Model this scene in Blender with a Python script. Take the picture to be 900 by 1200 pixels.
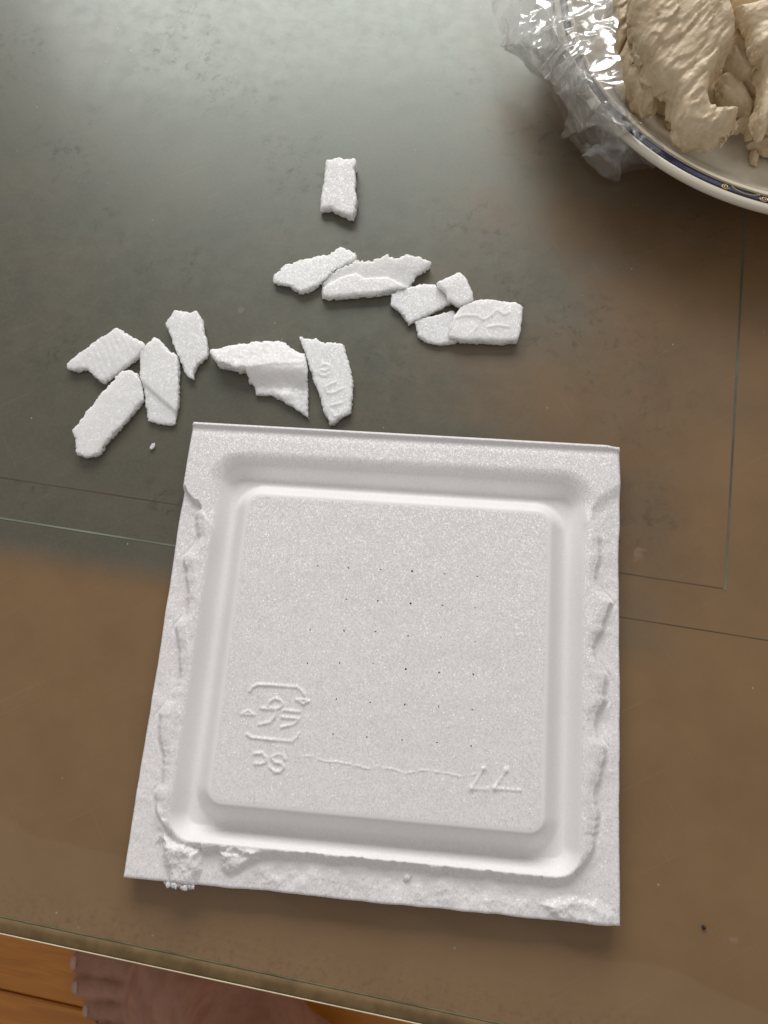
import bpy, math
import numpy as np
from mathutils import Matrix, Vector

for o in list(bpy.data.objects):
    bpy.data.objects.remove(o)
scene = bpy.context.scene
COL = scene.collection
MM = 0.001

# ------------------------------------------------------------------ camera
cam = bpy.data.cameras.new('camera')
cam_ob = bpy.data.objects.new('camera', cam)
COL.objects.link(cam_ob)
CAM_POS = (10.266, -16.844, 172.934)
CAM_AXES = [(0.995174, 0.081715, -0.054323), (-0.063603, 0.958759, 0.277013), (0.074719, -0.272221, 0.959329)]          # rows: right, up, back in world space
m = Matrix(CAM_AXES).transposed().to_4x4()
m.translation = Vector(CAM_POS) * MM
cam_ob.matrix_world = m
cam.sensor_fit = 'HORIZONTAL'
cam.sensor_width = 36.0
cam.lens = 36.0 * 901.0 / 900.0
cam.clip_start = 0.01
cam.clip_end = 20.0
cam.dof.use_dof = True
cam.dof.focus_distance = 0.178
cam.dof.aperture_fstop = 60.0
scene.camera = cam_ob

# ------------------------------------------------------------------ light
world = bpy.data.worlds.new('World')
scene.world = world
world.use_nodes = True
bg = world.node_tree.nodes['Background']
bg.inputs['Color'].default_value = (1.0, 0.95, 0.91, 1)
bg.inputs['Strength'].default_value = 0.45

def area(name, loc, target, sx, sy, energy, color):
    l = bpy.data.lights.new(name, 'AREA')
    l.shape = 'RECTANGLE'
    l.size, l.size_y = sx, sy
    l.energy = energy
    l.color = color
    o = bpy.data.objects.new(name, l)
    COL.objects.link(o)
    o.location = loc
    o.rotation_euler = (Vector(target) - Vector(loc)).to_track_quat('-Z', 'Y').to_euler()
    return o

# the window the room is lit by, beyond the far side of the table
area('window_light', (-0.14, 1.52, 0.86), (0.0, 0.05, 0.0), 1.50, 0.72, 30.0, (1.0, 0.985, 0.965))

vs = scene.view_settings
vs.view_transform = 'Standard'
vs.look = 'None'
vs.exposure = -0.14
vs.gamma = 1.0
vs.use_curve_mapping = False
cy = scene.cycles
cy.use_denoising = True
cy.use_adaptive_sampling = False
cy.max_bounces = 8
cy.transparent_max_bounces = 16
cy.caustics_reflective = False
cy.caustics_refractive = False
cy.sample_clamp_indirect = 4.0

# ------------------------------------------------------------------ helpers
rng = np.random.default_rng(7)
_T = np.random.default_rng(11).uniform(-1, 1, (64, 64, 64)).astype(np.float32)

def vnoise(x, y, z, seed=0):
    """smooth value noise in -1..1, vectorised"""
    x = np.asarray(x, dtype=np.float64) + seed * 13.37
    y = np.asarray(y, dtype=np.float64) + seed * 7.91
    z = np.asarray(z, dtype=np.float64) + seed * 3.17
    x, y, z = np.broadcast_arrays(x, y, z)
    xi, yi, zi = np.floor(x).astype(int), np.floor(y).astype(int), np.floor(z).astype(int)
    fx, fy, fz = x - xi, y - yi, z - zi
    fx = fx * fx * (3 - 2 * fx); fy = fy * fy * (3 - 2 * fy); fz = fz * fz * (3 - 2 * fz)
    x0, x1 = xi & 63, (xi + 1) & 63
    y0, y1 = yi & 63, (yi + 1) & 63
    z0, z1 = zi & 63, (zi + 1) & 63
    c00 = _T[x0, y0, z0] * (1 - fx) + _T[x1, y0, z0] * fx
    c10 = _T[x0, y1, z0] * (1 - fx) + _T[x1, y1, z0] * fx
    c01 = _T[x0, y0, z1] * (1 - fx) + _T[x1, y0, z1] * fx
    c11 = _T[x0, y1, z1] * (1 - fx) + _T[x1, y1, z1] * fx
    return (c00 * (1 - fy) + c10 * fy) * (1 - fz) + (c01 * (1 - fy) + c11 * fy) * fz

def fbm(x, y, z, seed=0, oct=3):
    s, a, f = 0, 1.0, 1.0
    for k in range(oct):
        s = s + a * vnoise(x * f, y * f, z * f, seed + k)
        a *= 0.5; f *= 2.03
    return s

def sstep(a, b, x):
    t = np.clip((x - a) / (b - a), 0, 1)
    return t * t * (3 - 2 * t)

def poly_sdf(P, X, Y):
    P = np.asarray(P, float)
    d = np.full(X.shape, 1e9); inside = np.zeros(X.shape, bool)
    n = len(P)
    for i in range(n):
        ax, ay = P[i]; bx, by = P[(i + 1) % n]
        ex, ey = bx - ax, by - ay
        wx, wy = X - ax, Y - ay
        t = np.clip((wx * ex + wy * ey) / (ex * ex + ey * ey + 1e-12), 0, 1)
        d = np.minimum(d, (wx - ex * t) ** 2 + (wy - ey * t) ** 2)
        c = ((ay > Y) != (by > Y)) & (X < (bx - ax) * (Y - ay) / (by - ay + 1e-12) + ax)
        inside ^= c
    d = np.sqrt(d)
    return np.where(inside, -d, d)

def line_dist(P, X, Y):
    P = np.asarray(P, float)
    d = np.full(X.shape, 1e9)
    for i in range(len(P) - 1):
        ax, ay = P[i]; ex, ey = P[i + 1][0] - ax, P[i + 1][1] - ay
        wx, wy = X - ax, Y - ay
        t = np.clip((wx * ex + wy * ey) / (ex * ex + ey * ey + 1e-12), 0, 1)
        d = np.minimum(d, (wx - ex * t) ** 2 + (wy - ey * t) ** 2)
    return np.sqrt(d)

def mesh_quads(name, V, Q, smooth=True):
    """mesh from a vertex array (mm) and an int quad array"""
    me = bpy.data.meshes.new(name)
    V = np.asarray(V, np.float32) * MM
    Q = np.asarray(Q, np.int32)
    me.vertices.add(len(V)); me.vertices.foreach_set('co', V.ravel())
    me.loops.add(Q.size); me.loops.foreach_set('vertex_index', Q.ravel())
    me.polygons.add(len(Q))
    me.polygons.foreach_set('loop_start', np.arange(0, Q.size, Q.shape[1], dtype=np.int32))
    me.polygons.foreach_set('use_smooth', np.full(len(Q), smooth, dtype=bool))
    me.update(calc_edges=True)
    me.validate()
    return me

def surface_nets(F, o, h):
    """closed surface of F < 0 on a regular grid; returns vertices (mm) and quads"""
    S = F < 0
    nx, ny, nz = F.shape
    cnt = np.zeros((nx - 1, ny - 1, nz - 1)); acc = np.zeros((nx - 1, ny - 1, nz - 1, 3))
    cor = [(i, j, k) for i in (0, 1) for j in (0, 1) for k in (0, 1)]
    sl = lambda c: (slice(c[0], nx - 1 + c[0]), slice(c[1], ny - 1 + c[1]), slice(c[2], nz - 1 + c[2]))
    for a in cor:
        for ax in range(3):
            if a[ax]: continue
            b = list(a); b[ax] = 1; b = tuple(b)
            fa, fb = F[sl(a)], F[sl(b)]
            cr = (fa < 0) != (fb < 0)
            t = np.where(cr, fa / np.where(cr, fa - fb, 1), 0)
            cnt += cr
            for q in range(3):
                acc[..., q] += np.where(cr, a[q] + (t if q == ax else 0), 0)
    act = cnt > 0
    idx = np.full(act.shape, -1, int); idx[act] = np.arange(act.sum())
    I = np.argwhere(act)
    V = (I + acc[act] / cnt[act][:, None]) * h + np.asarray(o)
    Q = []
    for ax in range(3):
        u, v = (ax + 1) % 3, (ax + 2) % 3
        n = [nx, ny, nz]
        s0 = [slice(None)] * 3; s0[ax] = slice(0, n[ax] - 1); s0[u] = slice(1, n[u] - 1); s0[v] = slice(1, n[v] - 1)
        s1 = list(s0); s1[ax] = slice(1, n[ax])
        A, B = S[tuple(s0)], S[tuple(s1)]
        E_ = np.argwhere(A != B)
        if not len(E_): continue
        flip = A[tuple(E_.T)]
        P = E_.copy(); P[:, u] += 1; P[:, v] += 1
        q = []
        for du, dv in ((-1, -1), (0, -1), (0, 0), (-1, 0)):
            R_ = P.copy(); R_[:, u] += du; R_[:, v] += dv
            q.append(idx[tuple(R_.T)])
        q = np.stack(q, 1)
        q[~flip] = q[~flip][:, ::-1]
        Q.append(q)
    return V, np.concatenate(Q)

def link(name, me, mat, parent=None):
    o = bpy.data.objects.new(name, me)
    COL.objects.link(o)
    if me is not None and mat is not None:
        me.materials.append(mat)
    if parent is not None:
        o.parent = parent
    return o

def tag(o, label=None, cat=None, group=None, kind=None):
    if label: o['label'] = label
    if cat: o['category'] = cat
    if group: o['group'] = group
    if kind: o['kind'] = kind
    return o

def based(name, V, Q, mat, parent=None):
    """mesh object whose origin sits at the base centre of its own bounding box"""
    V = np.asarray(V, float)
    c = np.array([(V[:, 0].min() + V[:, 0].max()) / 2, (V[:, 1].min() + V[:, 1].max()) / 2, V[:, 2].min()])
    o = link(name, mesh_quads(name, V - c, Q), mat, parent)
    o.location = c * MM
    return o

def box(x0, x1, y0, y1, z0, z1):
    V = [(x, y, z) for z in (z0, z1) for y in (y0, y1) for x in (x0, x1)]
    Q = [(0, 2, 3, 1), (4, 5, 7, 6), (0, 1, 5, 4), (2, 6, 7, 3), (0, 4, 6, 2), (1, 3, 7, 5)]
    return np.array(V, float), np.array(Q)

def rot2(V, ang, c=(0, 0)):
    V = np.array(V, float)
    ca, sa = math.cos(ang), math.sin(ang)
    x, y = V[:, 0] - c[0], V[:, 1] - c[1]
    V[:, 0], V[:, 1] = c[0] + ca * x - sa * y, c[1] + sa * x + ca * y
    return V

# ------------------------------------------------------------------ materials
class NT:
    def __init__(s, name):
        s.mat = bpy.data.materials.new(name); s.mat.use_nodes = True
        s.t = s.mat.node_tree; s.b = s.t.nodes['Principled BSDF']; s.out = s.t.nodes['Material Output']
        s.co = s.n('ShaderNodeTexCoord').outputs['Object']
    def n(s, typ, **kw):
        nd = s.t.nodes.new(typ)
        for k, v in kw.items(): setattr(nd, k, v)
        return nd
    def l(s, a, b): s.t.links.new(a, b)
    def set(s, sock, v):
        if hasattr(v, 'is_linked') or isinstance(v, bpy.types.NodeSocket): s.l(v, sock)
        else: sock.default_value = v
    def noise(s, scale, detail=2, rough=0.5, co=None, dist=0.0):
        nd = s.n('ShaderNodeTexNoise'); s.l(co or s.co, nd.inputs['Vector'])
        nd.inputs['Scale'].default_value = scale; nd.inputs['Detail'].default_value = detail
        nd.inputs['Roughness'].default_value = rough; nd.inputs['Distortion'].default_value = dist
        return nd.outputs['Fac']
    def vor(s, scale, out='Distance', co=None, feature='F1'):
        nd = s.n('ShaderNodeTexVoronoi', feature=feature); s.l(co or s.co, nd.inputs['Vector'])
        nd.inputs['Scale'].default_value = scale
        return nd.outputs[out]
    def ramp(s, fac, *stops):
        nd = s.n('ShaderNodeMapRange', interpolation_type='SMOOTHSTEP'); s.l(fac, nd.inputs['Value'])
        nd.inputs['From Min'].default_value, nd.inputs['From Max'].default_value = stops[0], stops[1]
        nd.inputs['To Min'].default_value, nd.inputs['To Max'].default_value = (stops[2], stops[3]) if len(stops) > 2 else (0, 1)
        return nd.outputs['Result']
    def mix(s, fac, a, b):
        nd = s.n('ShaderNodeMix', data_type='RGBA'); s.set(nd.inputs[0], fac)
        for k, v in ((6, a), (7, b)):
            s.set(nd.inputs[k], v if not isinstance(v, tuple) else (*v, 1))
        return nd.outputs[2]
    def math(s, op, a, b=0.0, c=None):
        nd = s.n('ShaderNodeMath', operation=op); s.set(nd.inputs[0], a); s.set(nd.inputs[1], b)
        if c is not None: s.set(nd.inputs[2], c)
        return nd.outputs[0]
    def vec(s, op, a, b):
        nd = s.n('ShaderNodeVectorMath', operation=op); s.set(nd.inputs[0], a)
        if op == 'SCALE': s.set(nd.inputs['Scale'], b)
        else: s.set(nd.inputs[1], b)
        return nd.outputs['Vector']
    def sep(s, co=None):
        nd = s.n('ShaderNodeSeparateXYZ'); s.l(co or s.co, nd.inputs[0]); return nd.outputs
    def mapping(s, scale, rot=(0, 0, 0), typ='POINT'):
        nd = s.n('ShaderNodeMapping', vector_type=typ); s.l(s.co, nd.inputs['Vector'])
        nd.inputs['Scale'].default_value = scale; nd.inputs['Rotation'].default_value = rot
        return nd.outputs['Vector']
    def bump(s, h, strength, dist, normal=None):
        nd = s.n('ShaderNodeBump'); s.l(h, nd.inputs['Height'])
        nd.inputs['Strength'].default_value = strength; nd.inputs['Distance'].default_value = dist
        if normal is not None: s.l(normal, nd.inputs['Normal'])
        return nd.outputs['Normal']
    def p(s, **kw):
        for k, v in kw.items():
            k = k.replace('_', ' ')
            s.set(s.b.inputs[k], (*v, 1) if isinstance(v, tuple) and len(v) == 3 and 'Color' in k else v)

def foam_material(name, cell, facet, glint, coat=0.6, tint=(0.87, 0.853, 0.857), grain=0.0, speck=0.5, sss=0.0, sscale=1.6):
    """expanded polystyrene: every bead cell is a small facet with its own tilt, so it glitters"""
    m = NT(name)
    c1 = m.vor(1 / (cell * MM), 'Color')
    geo = m.n('ShaderNodeNewGeometry').outputs['Normal']
    def tilt(k):
        j = m.vec('SCALE', m.vec('SUBTRACT', c1, (0.5, 0.5, 0.5)), k)
        return m.vec('NORMALIZE', m.vec('ADD', geo, j), (0, 0, 0))
    nb = tilt(facet)
    if grain > 0:
        nb = m.bump(m.noise(1 / (0.6 * MM), 3, 0.7), grain, 0.2 * MM, nb)
    v = m.noise(1 / (14 * MM), 3)
    col = m.mix(m.ramp(v, 0.3, 0.7), tint, tuple(c * 0.97 for c in tint))
    # cells differ in how much light they let through
    cs = m.n('ShaderNodeSeparateColor'); m.l(c1, cs.inputs[0])
    col = m.mix(m.math('MULTIPLY', cs.outputs[1], speck), col, tuple(c * 0.66 for c in tint))
    m.p(Base_Color=col, Roughness=0.5, Normal=nb, Specular_IOR_Level=0.3,
        Coat_Weight=coat, Coat_Roughness=0.26, Coat_Normal=tilt(glint),
        Subsurface_Weight=sss, Subsurface_Scale=sscale * MM)
    m.b.inputs['Subsurface Radius'].default_value = (1.0, 0.93, 0.86)
    return m.mat

MAT = {}
MAT['foam'] = foam_material('foam', 0.25, 0.42, 0.80, speck=0.42)
MAT['foam_groove'] = foam_material('foam_groove', 0.24, 0.08, 0.22, coat=0.08, speck=0.25)
MAT['foam_torn'] = foam_material('foam_torn', 0.27, 0.24, 0.7, 0.6, (0.935, 0.93, 0.93), 0.0, 0.3, 1.0, 2.6)

def table_material():
    m = NT('brown_glass')
    xyz = m.sep()
    x, y = xyz[0], xyz[1]
    # dark grey-green tone and dirt mottles of the inlaid sheet: left part, behind the green seam, with an uneven border
    wob = m.noise(1 / (30 * MM), 3)
    xw = m.math('ADD', x, m.math('MULTIPLY', m.math('SUBTRACT', wob, 0.5), 0.12))
    film = m.math('MULTIPLY', m.ramp(xw, 0.165, 0.045), m.ramp(y, 0.0735, 0.0835))  # film: mask of the dark grey-green left part
    big = m.noise(1 / (22 * MM), 4, 0.6)
    mot = m.math('MULTIPLY', m.ramp(m.noise(1 / (3.6 * MM), 6, 0.78, dist=0.3), 0.49, 0.66), m.ramp(m.noise(1 / (34 * MM), 3, 0.55), 0.46, 0.64))
    fine = m.ramp(m.noise(1 / (0.9 * MM), 2), 0.35, 0.75)
    brown = m.mix(m.ramp(big, 0.3, 0.7), (0.218, 0.128, 0.058), (0.190, 0.108, 0.046))
    left_col = m.mix(m.ramp(big, 0.3, 0.7), (0.088, 0.070, 0.046), (0.066, 0.056, 0.038))
    c = m.mix(film, brown, left_col)
    c = m.mix(m.math('MULTIPLY', m.math('MULTIPLY', mot, film), 0.72), c, (0.022, 0.016, 0.010))
    fg = m.math('MULTIPLY', m.ramp(y, 0.014, 0.004), m.ramp(m.noise(1 / (1.6 * MM), 5, 0.75), 0.46, 0.72))
    c = m.mix(m.math('MULTIPLY', fg, 0.55), c, (0.055, 0.042, 0.024))
    c = m.mix(m.math('MULTIPLY', fine, 0.16), c, (0.16, 0.13, 0.10))
    for ang_, lo_ in ((0.6, 0.70), (-0.9, 0.73)):
        sc = m.noise(1.0, 1, 0.5, co=m.mapping((30 * MM, 0.35 * MM, 1), (0, 0, ang_), 'TEXTURE'))
        c = m.mix(m.math('MULTIPLY', m.ramp(sc, lo_, lo_ + 0.05), 0.12), c, (0.30, 0.27, 0.22))
    # dust and dried drops
    dust = m.ramp(m.vor(1 / (5.5 * MM)), 0.055, 0.02)
    rnd = m.n('ShaderNodeSeparateColor'); m.l(m.vor(1 / (5.5 * MM), 'Color'), rnd.inputs[0])
    dust = m.math('MULTIPLY', dust, m.ramp(rnd.outputs[0], 0.62, 0.8))
    c = m.mix(m.math('MULTIPLY', dust, 0.5), c, (0.5, 0.45, 0.38))
    wv = m.vec('ADD', m.co, m.vec('SCALE', m.n_color(1 / (4 * MM)), 0.004))
    drop = m.ramp(m.vor(1 / (26 * MM), co=wv), 0.075, 0.055)
    rnd2 = m.n('ShaderNodeSeparateColor'); m.l(m.vor(1 / (26 * MM), 'Color', co=wv), rnd2.inputs[0])
    drop = m.math('MULTIPLY', drop, m.ramp(rnd2.outputs[0], 0.45, 0.75))
    c = m.mix(m.math('MULTIPLY', drop, 0.16), c, (0.42, 0.36, 0.28))
    # soft room reflection along the front edge, painted as a paler tone
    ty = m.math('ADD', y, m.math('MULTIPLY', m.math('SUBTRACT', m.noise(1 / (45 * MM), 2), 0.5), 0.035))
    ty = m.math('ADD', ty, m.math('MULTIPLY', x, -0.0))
    front_reflection = m.ramp(ty, 0.0186, 0.0172)
    c = m.mix(m.math('MULTIPLY', front_reflection, 0.16), c, (0.30, 0.21, 0.13))
    r = m.math('ADD', 0.34, m.math('MULTIPLY', m.ramp(m.noise(1 / (5 * MM), 6, 0.75), 0.35, 0.7), 0.07))
    r = m.math('ADD', r, m.math('MULTIPLY', m.math('MULTIPLY', mot, film), 0.04))
    # fine scratches
    nb = m.bump(m.noise(1 / (0.5 * MM), 2), 0.05, 0.05 * MM)
    m.p(Base_Color=c, Roughness=r, Specular_IOR_Level=m.math('MULTIPLY', m.ramp(film, 0.0, 1.0, 0.42, 0.88), m.ramp(mot, 0.0, 1.0, 1.0, 0.80)), IOR=1.55, Normal=nb, Specular_Tint=m.mix(film, (1.0, 0.97, 0.92), (0.86, 1.0, 0.92)),
        Coat_Weight=0.10, Coat_Roughness=0.10)
    return m.mat
def _n_color(self, scale):
    nd = self.n('ShaderNodeTexNoise'); self.l(self.co, nd.inputs['Vector'])
    nd.inputs['Scale'].default_value = scale; nd.inputs['Detail'].default_value = 2
    return nd.outputs['Color']
NT.n_color = _n_color
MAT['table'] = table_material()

def simple(name, color, rough=0.4, var=0.15, scale=8.0, **kw):
    m = NT(name)
    v = m.noise(1 / (scale * MM), 4, 0.6)
    m.p(Base_Color=m.mix(m.ramp(v, 0.3, 0.7), color, tuple(c * (1 - var) for c in color)), Roughness=rough, **kw)
    return m.mat
MAT['edge'] = simple('green_glass_edge', (0.185, 0.120, 0.055), 0.6, 0.35, 5, Specular_IOR_Level=0.2)
MAT['edge_groove'] = simple('edge_groove', (0.23, 0.20, 0.11), 0.6, 0.5, 7, Specular_IOR_Level=0.2)
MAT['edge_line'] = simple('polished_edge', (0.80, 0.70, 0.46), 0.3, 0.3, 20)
MAT['seam_green'] = simple('green_seam', (0.17, 0.18, 0.125), 0.3, 0.6, 25)
MAT['seam_bright'] = simple('bright_seam', (0.27, 0.30, 0.22), 0.3, 0.5, 30)
MAT['seam_dark'] = simple('dark_seam', (0.105, 0.070, 0.036), 0.4, 0.4, 15)
MAT['porcelain'] = simple('porcelain', (0.66, 0.61, 0.50), 0.18, 0.05, 20, Coat_Weight=0.5, Coat_Roughness=0.08)
MAT['blue'] = simple('cobalt_glaze', (0.010, 0.014, 0.062), 0.22, 0.6, 5)
MAT['gold'] = simple('gold_line', (0.55, 0.42, 0.20), 0.3, 0.2, 2, Metallic=0.6)
MAT['speck'] = simple('dark_crumb', (0.012, 0.009, 0.007), 0.6)
MAT['browned'] = simple('browned_bit', (0.16, 0.045, 0.012), 0.4, 0.4, 1)

def chicken_material():
    m = NT('cooked_chicken')
    v = m.noise(1 / (9 * MM), 4, 0.6)
    fib = m.noise(1.0, 4, 0.6, co=m.mapping((4.5 * MM, 0.8 * MM, 1.0 * MM), (0, 0, math.radians(52)), 'TEXTURE'), dist=0.9)
    c = m.mix(m.ramp(v, 0.3, 0.7), (0.70, 0.57, 0.385), (0.58, 0.45, 0.285))
    c = m.mix(m.math('MULTIPLY', m.ramp(fib, 0.45, 0.75), 0.35), c, (0.80, 0.70, 0.54))
    wh = m.ramp(m.noise(1 / (3.2 * MM), 5, 0.7), 0.5, 0.72)
    c = m.mix(m.math('MULTIPLY', wh, 0.5), c, (0.84, 0.76, 0.61))
    nb = m.bump(fib, 0.4, 0.5 * MM)
    nb = m.bump(m.noise(1 / (1.2 * MM), 3, 0.6), 0.3, 0.3 * MM, nb)
    m.p(Base_Color=c, Roughness=0.40, Normal=nb, Specular_IOR_Level=0.45, Subsurface_Weight=0.12, Subsurface_Scale=1.2 * MM)
    m.b.inputs['Subsurface Radius'].default_value = (1.0, 0.7, 0.4)
    return m.mat
MAT['chicken'] = chicken_material()

def film_material(name, dens, gloss):
    m = NT(name)
    t = m.t
    tr = m.n('ShaderNodeBsdfTransparent'); tr.inputs[0].default_value = (0.96, 0.96, 0.95, 1)
    gl = m.n('ShaderNodeBsdfGlossy'); gl.inputs['Roughness'].default_value = 0.13
    gl.inputs['Color'].default_value = (1, 1, 1, 1)
    df = m.n('ShaderNodeBsdfDiffuse'); df.inputs[0].default_value = (0.85, 0.85, 0.84, 1)
    fr = m.n('ShaderNodeFresnel'); fr.inputs['IOR'].default_value = 1.5
    f = m.math('MINIMUM', m.math('MULTIPLY_ADD', fr.outputs[0], gloss, 0.0), 0.4)
    nb = m.bump(m.noise(1 / (1.6 * MM), 2), 0.35, 0.4 * MM)
    m1 = m.n('ShaderNodeMixShader'); m.l(f, m1.inputs[0]); m.l(tr.outputs[0], m1.inputs[1]); m.l(gl.outputs[0], m1.inputs[2])
    m2 = m.n('ShaderNodeMixShader'); m2.inputs[0].default_value = dens
    m.l(m1.outputs[0], m2.inputs[1]); m.l(df.outputs[0], m2.inputs[2])
    m.l(m2.outputs[0], m.out.inputs['Surface'])
    return m.mat
MAT['film'] = film_material('cling_film', 0.065, 0.34)
MAT['film_dense'] = film_material('bunched_cling_film', 0.17, 0.32)

def wood_material():
    m = NT('floor_wood')
    rnd = m.n('ShaderNodeObjectInfo').outputs['Random']
    co = m.mapping((3, 40, 40))
    g = m.noise(6.0, 5, 0.6, co=co, dist=0.8)
    c = m.mix(m.ramp(g, 0.3, 0.7), (0.66, 0.26, 0.036), (0.50, 0.185, 0.026))
    c = m.mix(m.math('MULTIPLY', rnd, 0.25), c, (0.40, 0.14, 0.02))
    m.p(Base_Color=c, Roughness=0.35)
    return m.mat
MAT['wood'] = wood_material()

def skin_material():
    m = NT('skin')
    v = m.noise(1 / (16 * MM), 4, 0.6)
    c = m.mix(m.ramp(v, 0.3, 0.7), (0.43, 0.235, 0.165), (0.33, 0.165, 0.11))
    nb = m.bump(m.noise(1 / (1.5 * MM), 3), 0.2, 0.4 * MM)
    m.p(Base_Color=c, Roughness=0.5, Normal=nb, Specular_IOR_Level=0.2)
    return m.mat
MAT['skin'] = skin_material()
MAT['nail'] = simple('toenail', (0.52, 0.33, 0.26), 0.35)

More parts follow.
